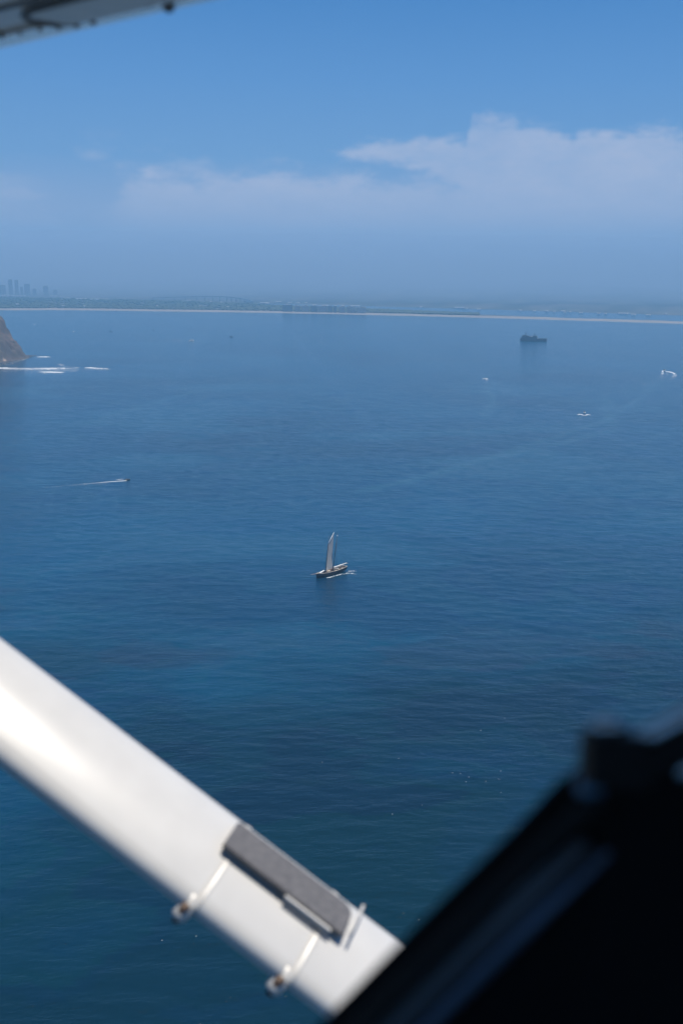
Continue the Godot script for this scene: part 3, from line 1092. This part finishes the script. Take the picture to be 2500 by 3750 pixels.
# a trail of foam flecks; each knot: px, py, half width in metres, thickness of foam
func wake(called: String, label: String, knots: Array, count: int, size: float, group := "") -> void:
	var st := tool(true)
	var pts := []
	var total := 0.0
	for k in knots: pts.append(sea_point(k[0], k[1]))
	var lens := []
	for i in pts.size() - 1:
		var w: float = pts[i].distance_to(pts[i + 1]) * (knots[i][3] + knots[i + 1][3])
		lens.append(w)
		total += w
	for n in int(count * 2.2):
		var f := rng.randf() * total
		var i := 0
		while i < lens.size() - 1 and f > lens[i]:
			f -= lens[i]
			i += 1
		var q := rng.randf()
		var dens: float = lerpf(knots[i][3], knots[i + 1][3], q)
		if rng.randf() > 0.25 + dens: continue
		var p: Vector3 = pts[i].lerp(pts[i + 1], q)
		var d: Vector3 = (pts[i + 1] - pts[i]).normalized()
		var side := Vector3(-d.z, 0, d.x)
		p += side * lerpf(knots[i][2], knots[i + 1][2], q) * rng.randfn(0, 0.5)
		p.y = swell(p.x, p.z) + 0.12
		var s := size * 0.55 * rng.randf_range(0.35, 1.5) * (0.45 + 0.55 * dens)
		blob(st, p, s * rng.randf_range(1.0, 2.2), s * 0.75, atan2(d.z, d.x) + rng.randfn(0, 0.25))
	stuff(called, st, M.foam, label, "foam", group)


func surf() -> void:
	wake("surf", "long white surf line breaking off the headland", [[-60, 1347, 16, 0.9], [0, 1348, 20, 1.0], [50, 1349, 26, 0.8], [90, 1351, 34, 0.5], [130, 1351, 30, 0.9], [180, 1350, 34, 1.0], [240, 1349, 26, 0.8], [262, 1348, 12, 0.2], [290, 1348, 16, 0.5]], 1000, 2.1)
	wake("surf", "pale patch of spent foam behind the surf line", [[10, 1353, 60, 0.35], [90, 1356, 70, 0.4], [180, 1356, 60, 0.5], [280, 1355, 50, 0.4], [330, 1356, 30, 0.25]], 750, 1.2)
	wake("surf", "short bright breaker rolling ahead of the surf line", [[142, 1361, 14, 0.6], [158, 1361, 10, 0.3], [172, 1362, 22, 1.0], [200, 1363.5, 24, 1.0], [232, 1364, 12, 0.8]], 300, 1.9)
	wake("surf", "separate bright breaker at the outer end of the surf", [[318, 1346, 10, 1.0], [345, 1348, 18, 1.0], [375, 1350.5, 22, 0.7], [402, 1352, 10, 0.5]], 250, 1.9)
	wake("surf", "small white splash beside the reef rocks", [[146, 1308, 8, 1.0], [158, 1306, 22, 1.0], [176, 1308.5, 8, 0.8]], 180, 1.9)
	wake("surf", "thin foam between the reef and the surf line", [[212, 1334, 8, 0.6], [222, 1334, 8, 0.6], [234, 1342, 10, 0.7], [290, 1345, 6, 0.4]], 110, 1.4)
	wake("surf", "white wash along the cliff foot", [[96, 1315, 8, 0.5], [60, 1323, 12, 0.3], [20, 1336, 14, 0.4]], 180, 1.5)
	# sun glints on the near water, put in as small white flecks
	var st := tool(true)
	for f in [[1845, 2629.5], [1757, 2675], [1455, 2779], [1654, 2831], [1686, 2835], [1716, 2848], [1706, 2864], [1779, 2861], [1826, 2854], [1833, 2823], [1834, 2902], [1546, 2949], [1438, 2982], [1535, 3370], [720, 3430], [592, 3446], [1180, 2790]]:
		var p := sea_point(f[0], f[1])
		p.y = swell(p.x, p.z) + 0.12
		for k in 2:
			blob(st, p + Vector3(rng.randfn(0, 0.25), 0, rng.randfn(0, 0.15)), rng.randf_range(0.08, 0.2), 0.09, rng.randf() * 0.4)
	stuff("glint_flecks", st, M.foam, "sun glints painted as tiny white flecks over the near water", "foam")


# ---------------------------------------------------------------- motor boats
func motor_boat(px: float, py: float, turn: float, L: float, label: String, hullm: Material, housem: Material, kind: int, group := "") -> Node3D:
	var t := thing("motor_boat", label, "boat", sea_point(px, py), turn, group)
	var b := L * 0.16
	var d := L * 0.13
	var st := tool(true)
	hull(st, [[L * 0.52, 0.05, 0.03, d * 1.45, d * 0.3], [L * 0.4, b * 0.55, b * 0.3, d * 1.35, -0.3], [L * 0.2, b * 0.92, b * 0.75, d * 1.2, -0.5], [-L * 0.15, b, b * 0.9, d, -0.5], [-L * 0.48, b * 0.94, b * 0.88, d * 0.9, -0.4]])
	part("hull", st, hullm, t)
	st = tool()
	box(st, Vector3(L * 0.02, d * 1.02 + L * 0.055, 0), Vector3(L * 0.36, L * 0.12, b * 1.5), Basis(), Vector2(0.8, 0.85))
	var cab := part("cabin", st, housem, t)
	st = tool()
	box(st, Vector3(L * 0.02, d * 1.05 + L * 0.07, 0), Vector3(L * 0.345, L * 0.045, b * 1.52), Basis(), Vector2(0.93, 0.95))
	part("window_band", st, M.glass_dark, cab)
	st = tool()
	for s in [-1, 1]:
		box(st, Vector3(L * 0.3, d * 1.5 + L * 0.03, s * b * 0.6), Vector3(L * 0.25, 0.06, 0.06))
	part("bow_rail", st, M.white_paint, t)
	if kind > 0:
		st = tool()
		box(st, Vector3(-L * 0.03, d * 1.02 + L * 0.215, 0), Vector3(L * 0.26, L * 0.02, b * 1.4))
		part("canopy", st, housem, t)
		for q in [[-1, -1], [-1, 1], [1, -1], [1, 1]]:
			part("canopy_post", rod(Vector3(-L * 0.03 + q[0] * L * 0.11, d + L * 0.1, q[1] * b * 0.6), Vector3(-L * 0.03 + q[0] * L * 0.11, d + L * 0.21, q[1] * b * 0.6), 0.06, -1, 5), M.white_paint, t)
	part("aerial", rod(Vector3(-L * 0.08, d + L * 0.1, 0), Vector3(-L * 0.12, d + L * (0.36 if kind > 0 else 0.26), 0), 0.06, 0.03, 5), M.white_paint, t)
	st = tool()
	box(st, Vector3(-L * 0.5, d * 0.7, 0), Vector3(L * 0.06, d * 0.8, b * 0.5))
	part("outboard_engine", st, M.dark_boat, t)
	return t


func boats() -> void:
	# running away to the upper side, big curved wake
	motor_boat(2431, 1357, 0.9, 14.0, "white motor boat throwing up a wide curved fan of spray", M.white_paint, M.dark_boat, 1)
	wake("boat_wake", "bright spray fan curling away from the fast motor boat", [[2434, 1360, 3, 1.0], [2445, 1361, 3, 1.0], [2455, 1363, 4, 1.0], [2464, 1366, 4.5, 0.9], [2469, 1371, 5, 0.5], [2466, 1380, 6, 0.25], [2450, 1392, 8, 0.12]], 600, 1.5)
	wake("boat_wake", "short white plume on the near flank of the fast motor boat", [[2424, 1358, 2, 1.0], [2425, 1364, 5, 0.7], [2423, 1372, 6, 0.35], [2412, 1384, 8, 0.15]], 260, 1.4)
	wake("boat_wake", "middle streak of spray behind the fast motor boat", [[2438, 1362, 1.5, 0.8], [2443, 1369, 3, 0.5], [2440, 1378, 4, 0.25], [2425, 1390, 6, 0.1]], 90, 0.9)
	wake("boat_wake", "faint old wake sweeping across open water to the fast motor boat", [[2420, 1386, 6, 0.2], [2370, 1402, 7, 0.2], [2290, 1425, 8, 0.15], [2200, 1445, 8, 0.1], [2080, 1462, 8, 0.08]], 210, 0.5)
	motor_boat(2138, 1512, 1.45, 12.0, "dark topped cabin cruiser with white wash on both its sides", M.white_paint, M.dark_boat, 1)
	wake("boat_wake", "white wash spreading on both sides of the dark topped cruiser", [[2114, 1519, 1.2, 0.9], [2122, 1517, 1.4, 1.0], [2131, 1520, 1.5, 1.0], [2141, 1521, 1.5, 1.0], [2152, 1518, 1.4, 1.0], [2160, 1520, 0.8, 0.7]], 340, 0.75)
	wake("boat_wake", "thin fading trail streaming behind the dark topped cruiser", [[2128, 1524, 2, 0.4], [2120, 1535, 4, 0.2], [2105, 1550, 6, 0.1]], 60, 0.5)
	motor_boat(1776, 1389, 1.75, 8.0, "small white speedboat hidden in its own arched bow spray", M.white_paint, M.white_paint, 0)
	wake("boat_wake", "arched white spray round the small speedboat", [[1766, 1388, 1, 0.8], [1772, 1386, 1.4, 1.0], [1777, 1385, 1.6, 1.0], [1782, 1387, 1.6, 1.0], [1787, 1389, 0.8, 0.6]], 170, 1.1)
	wake("boat_wake", "short tail of foam bending away from the small speedboat", [[1780, 1389, 1.5, 0.6], [1784, 1395, 3, 0.4], [1781, 1402, 4, 0.2]], 60, 0.8)
	motor_boat(466, 1758, 0.22, 7.5, "dark open speedboat at the head of a long straight wake", M.dark_boat, M.dark_boat, 0)
	wake("boat_wake", "long straight white wake tapering behind the dark speedboat", [[468, 1758, 0.5, 1.0], [450, 1761, 1.1, 1.0], [425, 1763, 1.2, 0.8], [395, 1765, 1.0, 0.6], [350, 1769, 1.0, 0.4], [300, 1773, 1.2, 0.25], [240, 1779, 1.5, 0.15], [160, 1785, 2.0, 0.08]], 620, 0.42)
	wake("boat_wake", "upper arm of foam beside the dark speedboat's wake", [[452, 1755, 0.5, 0.9], [440, 1756, 0.8, 0.8], [425, 1759, 0.8, 0.4]], 80, 0.4)
	motor_boat(701, 1248, -0.05, 20.0, "white motor yacht trailing a thin straight wake towards the beach", M.white_paint, M.white_paint, 1)
	wake("boat_wake", "thin straight wake drawn out behind the white motor yacht", [[696, 1248.5, 1.5, 1.0], [680, 1248, 2, 1.0], [662, 1247, 2, 0.8], [630, 1245.5, 2, 0.35], [560, 1243, 3, 0.15], [480, 1240, 3, 0.08], [380, 1236, 3, 0.05]], 330, 1.1)
	wake("boat_wake", "white bow wave under the white motor yacht", [[700, 1249, 1, 1.0], [711, 1249, 1.2, 0.9]], 40, 1.2)
	# small dark craft lying off the beach
	for a in [[407, 1214, 0.1, 11.0, "low dark barge-like craft lying off the headland"], [848, 1233.5, 3.0, 14.0, "long low dark craft alone off the middle of the bay"]]:
		motor_boat(a[0], a[1], a[2], a[3], a[4], M.dark_boat, M.dark_boat, 0)
	motor_boat(562, 1208, 0.9, 10.0, "stubby dark workboat with high cabin off the beach", M.dark_boat, M.dark_boat, 1)
	motor_boat(693, 1206, 0.4, 7.0, "tiny dark boat between the workboat and the yacht wake", M.dark_boat, M.dark_boat, 1)
	motor_boat(127, 1188, 0.3, 10.0, "small white boat anchored off the headland tip", M.white_paint, M.white_paint, 0)
	motor_boat(162, 1195.5, 0.0, 8.0, "small dark boat anchored just past the white one off the headland", M.dark_boat, M.dark_boat, 0)
	motor_boat(270, 1214, 0.0, 10.0, "small white boat with no wake out from the headland", M.white_paint, M.white_paint, 0)
	# channel buoys
	for a in [[845, 1261, "slim dark channel buoy standing upright in open water"], [910, 1253, "smaller dark channel buoy farther along from the first"]]:
		var t := thing("channel_buoy", a[2], "buoy", sea_point(a[0], a[1]))
		var st := tool(true)
		tube(st, [Vector3(0, -0.8, 0), Vector3(0, -0.2, 0), Vector3(0, 1.0, 0), Vector3(0, 1.2, 0)], [0.9, 1.4, 1.4, 0.9], 12)
		part("float", st, M.dark_boat, t)
		for k in 3:
			var q := Vector3(cos(TAU * k / 3.0), 0, sin(TAU * k / 3.0))
			part("tower_leg", rod(q * 0.9 + Vector3(0, 1.1, 0), q * 0.3 + Vector3(0, 7.0, 0), 0.16, 0.1, 5), M.dark_boat, t)
		st = tool(true)
		tube(st, [Vector3(0, 6.8, 0), Vector3(0, 7.0, 0), Vector3(0, 8.4, 0), Vector3(0, 8.6, 0)], [0.3, 0.5, 0.5, 0.2], 8)
		part("lantern", st, M.dark_boat, t)


# ---------------------------------------------------------------- the aircraft
func over(px: float, py: float, height: float) -> Vector3:      # where that line of sight meets the underside of the wing
	var v := ray(px, py)
	return EYE + v * (height / v.y)


func aeroplane() -> void:
	M.wing_paint = grained(Color(0.68, 0.69, 0.69), Color(0.74, 0.74, 0.73), 3.0, 0.25)
	M.edge_paint = mat(Color(0.72, 0.72, 0.72), 0.2)
	M.edge_paint.clearcoat_enabled = true
	M.edge_paint.clearcoat = 1.0
	M.edge_paint.clearcoat_roughness = 0.03
	M.gloss = grained(Color(0.455, 0.452, 0.446), Color(0.485, 0.482, 0.476), 2.5, 0.27)
	M.gloss.clearcoat_enabled = true
	M.gloss.clearcoat = 0.6
	M.gloss.clearcoat_roughness = 0.14
	M.pad = grained(Color(0.085, 0.083, 0.086), Color(0.125, 0.121, 0.123), 14.0, 0.36)
	M.seal = mat(Color(0.16, 0.16, 0.165), 0.5)  # dark strip for the slot groove, also fasteners, fittings and seam
	M.rubber = mat(Color(0.006, 0.006, 0.007), 0.7, 0.0, 0.3)
	M.trim_sheen = mat(Color(0.075, 0.10, 0.15), 0.4, 0.6)  # blue of reflected sea and sky put into the colour
	M.blued = mat(Color(0.09, 0.16, 0.24), 0.35, 0.8)
	M.channel = mat(Color(0.06, 0.066, 0.08), 0.4, 0.4)  # reflected sea put into the tone, dimmer than the inner strip
	M.clamp = grained(Color(0.42, 0.415, 0.405), Color(0.47, 0.465, 0.455), 20.0, 0.35)
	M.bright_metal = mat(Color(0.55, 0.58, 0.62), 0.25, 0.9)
	M.bolt = mat(Color(0.10, 0.07, 0.055), 0.5, 0.5)
	M.black_panel = mat(Color(0.005, 0.005, 0.006), 0.8, 0.0, 0.2)
	var t := thing("aeroplane", "light aircraft seen from its cabin: wing underside, white strut and dark window frame", "aircraft", EYE)
	wing(t)
	strut(t)
	window(t)


func local(p: Vector3) -> Vector3:
	return p - EYE


func wing(t: Node3D) -> void:
	var hgt := 0.30
	var lip := 0.012
	var e1 := local(over(0, 172, hgt + lip)) - Vector3(0, lip, 0)
	var e2 := local(over(750, 0, hgt + lip)) - Vector3(0, lip, 0)
	var along_edge := (e2 - e1).normalized()              # towards the fuselage
	var back := Vector3(-along_edge.z, 0, along_edge.x).normalized()
	if back.z < 0: back = -back                           # from the edge back over the cabin
	var o := e1 - along_edge * 3.2
	var span := 6.2
	# section across the edge: underside, rolled lip, upper skin
	var prof := [[1.75, 0.02], [1.2, 0.0], [0.5, 0.0], [0.10, 0.0], [0.094, 0.0005], [0.09, 0.002], [0.02, 0.0105], [0.004, 0.0125], [0.0, 0.018], [0.0, 0.03], [0.012, 0.055], [0.12, 0.12], [0.5, 0.18], [1.2, 0.17], [1.75, 0.10]]
	var rings := []
	for k in 40:
		var ring := []
		for q in prof:
			ring.append(o + along_edge * (span * k / 39.0) + back * q[0] + Vector3.UP * q[1])
		rings.append(ring)
	var st := tool(true)
	skin(st, rings)
	var w := part("wing", st, M.wing_paint, t)
	# the brighter strip along the edge
	st = tool()
	var strip := []
	for q in [[0.072, -0.0015], [0.004, 0.0085], [-0.004, 0.012], [-0.005, 0.03], [0.004, 0.03], [0.072, 0.006]]:
		strip.append(q)
	rings = []
	for k in [0, 1]:
		var ring := []
		for q in strip:
			ring.append(o + along_edge * (0.01 + (span - 0.02) * k) + back * q[0] + Vector3.UP * q[1])
		rings.append(ring)
	skin(st, rings)
	part("wing_edge", st, M.edge_paint, w)
	# shaded groove of the access slot, put in as a dark strip standing proud
	var a := local(over(200, 92, hgt))
	var u := along_edge
	var v := back
	var slot := func(s: float, c: float) -> Vector3: return a + u * s + v * c + Vector3(0, -0.004, 0)
	var pts := []
	for q in [[2.0, 0.075], [0.9, 0.075], [0.06, 0.072], [0.022, 0.060], [0.004, 0.036], [0.016, 0.012], [0.04, 0.002]]:
		pts.append(slot.call(q[0], q[1]))
	var rr := []
	rr.resize(pts.size())
	rr.fill(0.0038)
	st = tool(true)
	tube(st, pts, rr, 8, 0.8)
	part("slot_groove", st, M.seal, w)
	# panel inside that groove
	st = tool()
	var c0: Vector3 = slot.call(0.03, 0.034)
	var c1: Vector3 = slot.call(2.0, 0.034)
	box(st, (c0 + c1) / 2.0 + Vector3(0, 0.001, 0), Vector3(0.062, 0.006, 1.96), Basis(v, Vector3.UP, v.cross(Vector3.UP)))
	part("slot_panel", st, M.wing_paint, w)
	# fasteners along the lip and the fitting on the edge
	for px in [[75, 122], [148, 110], [216, 104], [282, 98], [342, 86], [10, 134]]:
		st = tool(true)
		var c := local(over(px[0], px[1] - 4.0, hgt))
		tube(st, [c + Vector3(0, 0.004, 0), c + Vector3(0, -0.002, 0), c + Vector3(0, -0.003, 0)], [0.0035, 0.0035, 0.002], 8)
		part("fastener", st, M.seal, w)
	for px in [[618, 24], [545, 2]]:
		st = tool(true)
		var c := local(over(px[0], px[1], hgt))
		tube(st, [c + Vector3(0, 0.01, 0), c + Vector3(0, -0.003, 0), c + Vector3(0, -0.006, 0)], [0.008, 0.007, 0.004], 10)
		part("hinge_fitting", st, M.seal, w)
	# seam and stiffener further back
	st = tool(true)
	var s0 := local(over(-40, 40, hgt))
	tube(st, [s0 - u * 0.6, s0 + u * 2.5], [0.004, 0.004], 6)
	part("skin_seam", st, M.seal, w)


func strut(t: Node3D) -> void:
	var p0 := local(near_point(-900, 1842, 1.66))
	var p1 := local(near_point(1560, 3728, 1.55))
	var d := (p1 - p0).normalized()
	var chord := (Vector3.BACK - d * d.z).normalized()      # flat of the section lies along the line of flight
	var nrm := chord.cross(d).normalized()
	if nrm.y < 0: nrm = -nrm
	var c := 0.186
	var th := 0.144
	p0 += chord * 0.0125 - nrm * 0.0225
	p1 += chord * 0.0125 - nrm * 0.0225
	var sec := []
	# streamlined: blunt nose away from the cabin, thin tail towards it
	var x0 := -0.055
	for k in 15:
		var x := lerpf(c / 2.0, x0, k / 15.0)
		sec.append(Vector2(x, th / 2.0 * (1.0 - 0.80 * pow((x - x0) / (c / 2.0 - x0), 2))))
	for k in 15:
		var a := PI / 2.0 + PI * k / 14.0
		sec.append(Vector2(x0 + cos(a) * (c / 2.0 + x0), sin(a) * th / 2.0))
	for k in 15:
		var x := lerpf(x0, c / 2.0, (k + 1) / 15.0)
		sec.append(Vector2(x, -th / 2.0 * (1.0 - 0.80 * pow((x - x0) / (c / 2.0 - x0), 2))))
	sec.append(Vector2(c / 2.0 + 0.008, 0.0))
	var rings := []
	for k in 25:
		var ring := []
		var p := p0.lerp(p1, k / 24.0)
		for q in sec: ring.append(p + chord * q.x + nrm * q.y)
		rings.append(ring)
	var st := tool(true)
	skin(st, rings)
	var s := part("wing_strut", st, M.gloss, t)
	var L := p0.distance_to(p1)
	# how far along the strut a point of the photograph lies
	var at := func(px: float, py: float) -> float:
		var v := ray(px, py)
		var m := v.cross(d).normalized()
		var n2 := v.cross(m)
		return clampf(-p0.dot(n2) / d.dot(n2), 0.0, L)
	var s1: float = at.call(775, 3235)
	var s2: float = at.call(1095, 3495)
	# two band clamps with bolted ears below
	for q in [s1, s2]:
		st = tool(true)
		var rr := []
		for e in [[-0.009, 1.0], [-0.009, 1.012], [0.002, 1.014], [0.003, 1.014], [0.003, 1.0]]:
			var ring := []
			for w in sec: ring.append(p0 + d * (q + e[0]) + (chord * w.x + nrm * w.y) * e[1])
			rr.append(ring)
		skin(st, rr)
		var band := part("band_clamp", st, M.clamp, s)
		# ear: two cheeks drawn together by a bolt
		var root: Vector3 = p0 + d * (q - 0.008) + chord * (c * 0.5 - 0.006)
		var down := (chord * 0.50 - nrm * 0.866).normalized()
		st = tool(true)
		tube(st, [root - d * 0.004 - down * 0.01, root - d * 0.004 + down * 0.008, root - d * 0.005 + down * 0.018, root - d * 0.006 + down * 0.028, root - d * 0.006 + down * 0.034], [0.017, 0.0155, 0.016, 0.0145, 0.007], 12, 0.8)
		part("ear", st, M.clamp, band)
		st = tool(true)
		var bc := root - d * 0.006 + down * 0.021
		tube(st, [bc - nrm * 0.014 + chord * 0.004, bc + nrm * 0.018 + chord * 0.006, bc + nrm * 0.020 + chord * 0.006], [0.0075, 0.0075, 0.003], 8)
		part("bolt", st, M.bolt, band)
	# dark mounting plate carried above the strut by the clamps
	var a0: float = at.call(858, 3030)
	var a1: float = at.call(1275, 3355)
	var face := (nrm * cos(0.14) + chord * sin(0.14)).normalized()
	var lift := nrm * (th / 2.0 + 0.004)
	st = tool()
	var fwd_off := -chord * 0.004
	var mid: Vector3 = p0 + d * ((a0 + a1) / 2.0) + lift + fwd_off
	var bs := Basis(d, face, d.cross(face))
	var hw := 0.034
	var hl: float = (a1 - a0) / 2.0
	var outline := [Vector2(-hl, -hw + 0.003), Vector2(-hl + 0.003, -hw), Vector2(hl - 0.016, -hw), Vector2(hl - 0.005, -hw + 0.005), Vector2(hl, -hw + 0.016), Vector2(hl, hw - 0.003), Vector2(hl - 0.003, hw), Vector2(-hl + 0.003, hw), Vector2(-hl, hw - 0.003)]
	var lo := []
	var hi := []
	var hi2 := []
	for q in outline:
		lo.append(mid + bs * Vector3(q.x, -0.005, q.y))
		hi.append(mid + bs * Vector3(q.x, 0.001, q.y))
		hi2.append(mid + bs * Vector3(q.x * 0.985, 0.003, q.y * 0.94))
	skin(st, [lo, hi, hi2])
	var plate := part("mounting_plate", st, M.pad, s)
	st = tool()
	box(st, mid + bs * Vector3(hl * 0.45, -0.004, (hw + 0.004) * signf((bs * Vector3(0, 0, 1)).dot(chord))), Vector3(hl * 0.75, 0.006, 0.005), bs)
	part("edge_strip", st, M.clamp, plate)
	st = tool(true)
	tube(st, [mid + bs * Vector3(hl + 0.008, 0.006, 0.030), mid + bs * Vector3(hl + 0.010, 0.008, -0.015), mid + bs * Vector3(hl + 0.011, 0.006, -0.048), mid + bs * Vector3(hl + 0.011, 0.006, -0.050)], [0.0022, 0.0026, 0.0028, 0.0015], 10)
	part("end_pin", st, M.clamp, plate)


func window(t: Node3D) -> void:
	# the cabin side below and behind the window: seal, channel with painted sheen, black panel
	var P := func(px: float, py: float, z: float) -> Vector3: return local(near_point(px, py, z))
	var st := tool(true)
	var za := 0.50
	var edge := [[1010.0, 3985.0, 0.50], [1330.0, 3672.0, 0.48], [1700.0, 3304.0, 0.455], [2070.0, 2952.0, 0.43], [2165.0, 2872.0, 0.42]]
	var pts := []
	for q in edge: pts.append(P.call(q[0] + 42.0, q[1] + 42.0, q[2]))
	tube(st, pts, [0.0047, 0.0047, 0.0046, 0.0045, 0.004], 12)
	var fr := part("window_frame", st, M.rubber, t)
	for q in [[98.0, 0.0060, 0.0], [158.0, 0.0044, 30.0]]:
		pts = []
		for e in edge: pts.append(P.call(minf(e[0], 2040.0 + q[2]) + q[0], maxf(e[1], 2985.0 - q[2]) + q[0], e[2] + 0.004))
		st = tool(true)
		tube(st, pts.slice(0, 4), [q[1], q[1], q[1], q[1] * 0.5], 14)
		part("channel_sheen", st, M.channel if q[0] < 100.0 else M.trim_sheen, fr)  # two strips with the sea and sky reflection put into their colour
	st = tool()
	var poly := [P.call(1080, 4060, za + 0.02), P.call(1770, 3374, 0.475), P.call(2140, 3022, 0.445), P.call(2330, 2830, 0.42), P.call(2560, 2700, 0.41), P.call(3300, 2250, 0.38), P.call(3900, 4600, 0.36), P.call(1500, 5200, 0.42)]
	var n := Vector3(0.55, 0.45, 0.70).normalized()
	var front := []
	var rear := []
	for q in poly:
		front.append(q - n * 0.012)
		rear.append(q - n * 0.045)
	skin(st, [front, rear])
	part("side_panel", st, M.black_panel, t)
	# latch block and bar
	st = tool(true)
	tube(st, [P.call(2300, 2830, 0.42), P.call(2420, 2765, 0.415), P.call(2540, 2695, 0.41), P.call(2900, 2480, 0.40)], [0.008, 0.0085, 0.009, 0.009], 12)
	var bar := part("window_bar", st, M.rubber, t)
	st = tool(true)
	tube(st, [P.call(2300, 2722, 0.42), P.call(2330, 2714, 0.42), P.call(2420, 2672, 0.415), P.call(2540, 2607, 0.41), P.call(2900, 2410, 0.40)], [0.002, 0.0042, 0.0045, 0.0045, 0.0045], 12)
	part("bar_sheen", st, M.bright_metal, bar)  # sheen along the top of the bar, put in as a bright strip
	var b := Basis(rgt, upw, -fwd)
	st = tool()
	box(st, P.call(2245, 2775, 0.42), Vector3(0.0255, 0.021, 0.02), b, Vector2(0.92, 0.92))
	var latch := part("window_latch", st, M.rubber, t)
	for q in [["latch_cap", 2166.0, 2655.0, 2275.0, 2655.0, 0.0042], ["latch_foot", 2110.0, 2885.0, 2205.0, 2885.0, 0.0040], ["latch_knob", 2468.0, 2815.0, 2560.0, 2810.0, 0.0045]]:
		var a0: Vector3 = P.call(q[1], q[2], 0.42)
		var a1: Vector3 = P.call(q[3], q[4], 0.42)
		st = tool(true)
		tube(st, [a0, a0.lerp(a1, 0.12), a0.lerp(a1, 0.88), a1], [q[5] * 0.5, q[5], q[5], q[5] * 0.5], 10)
		part(q[0], st, M.blued if q[0] == "latch_foot" else M.bright_metal, latch)
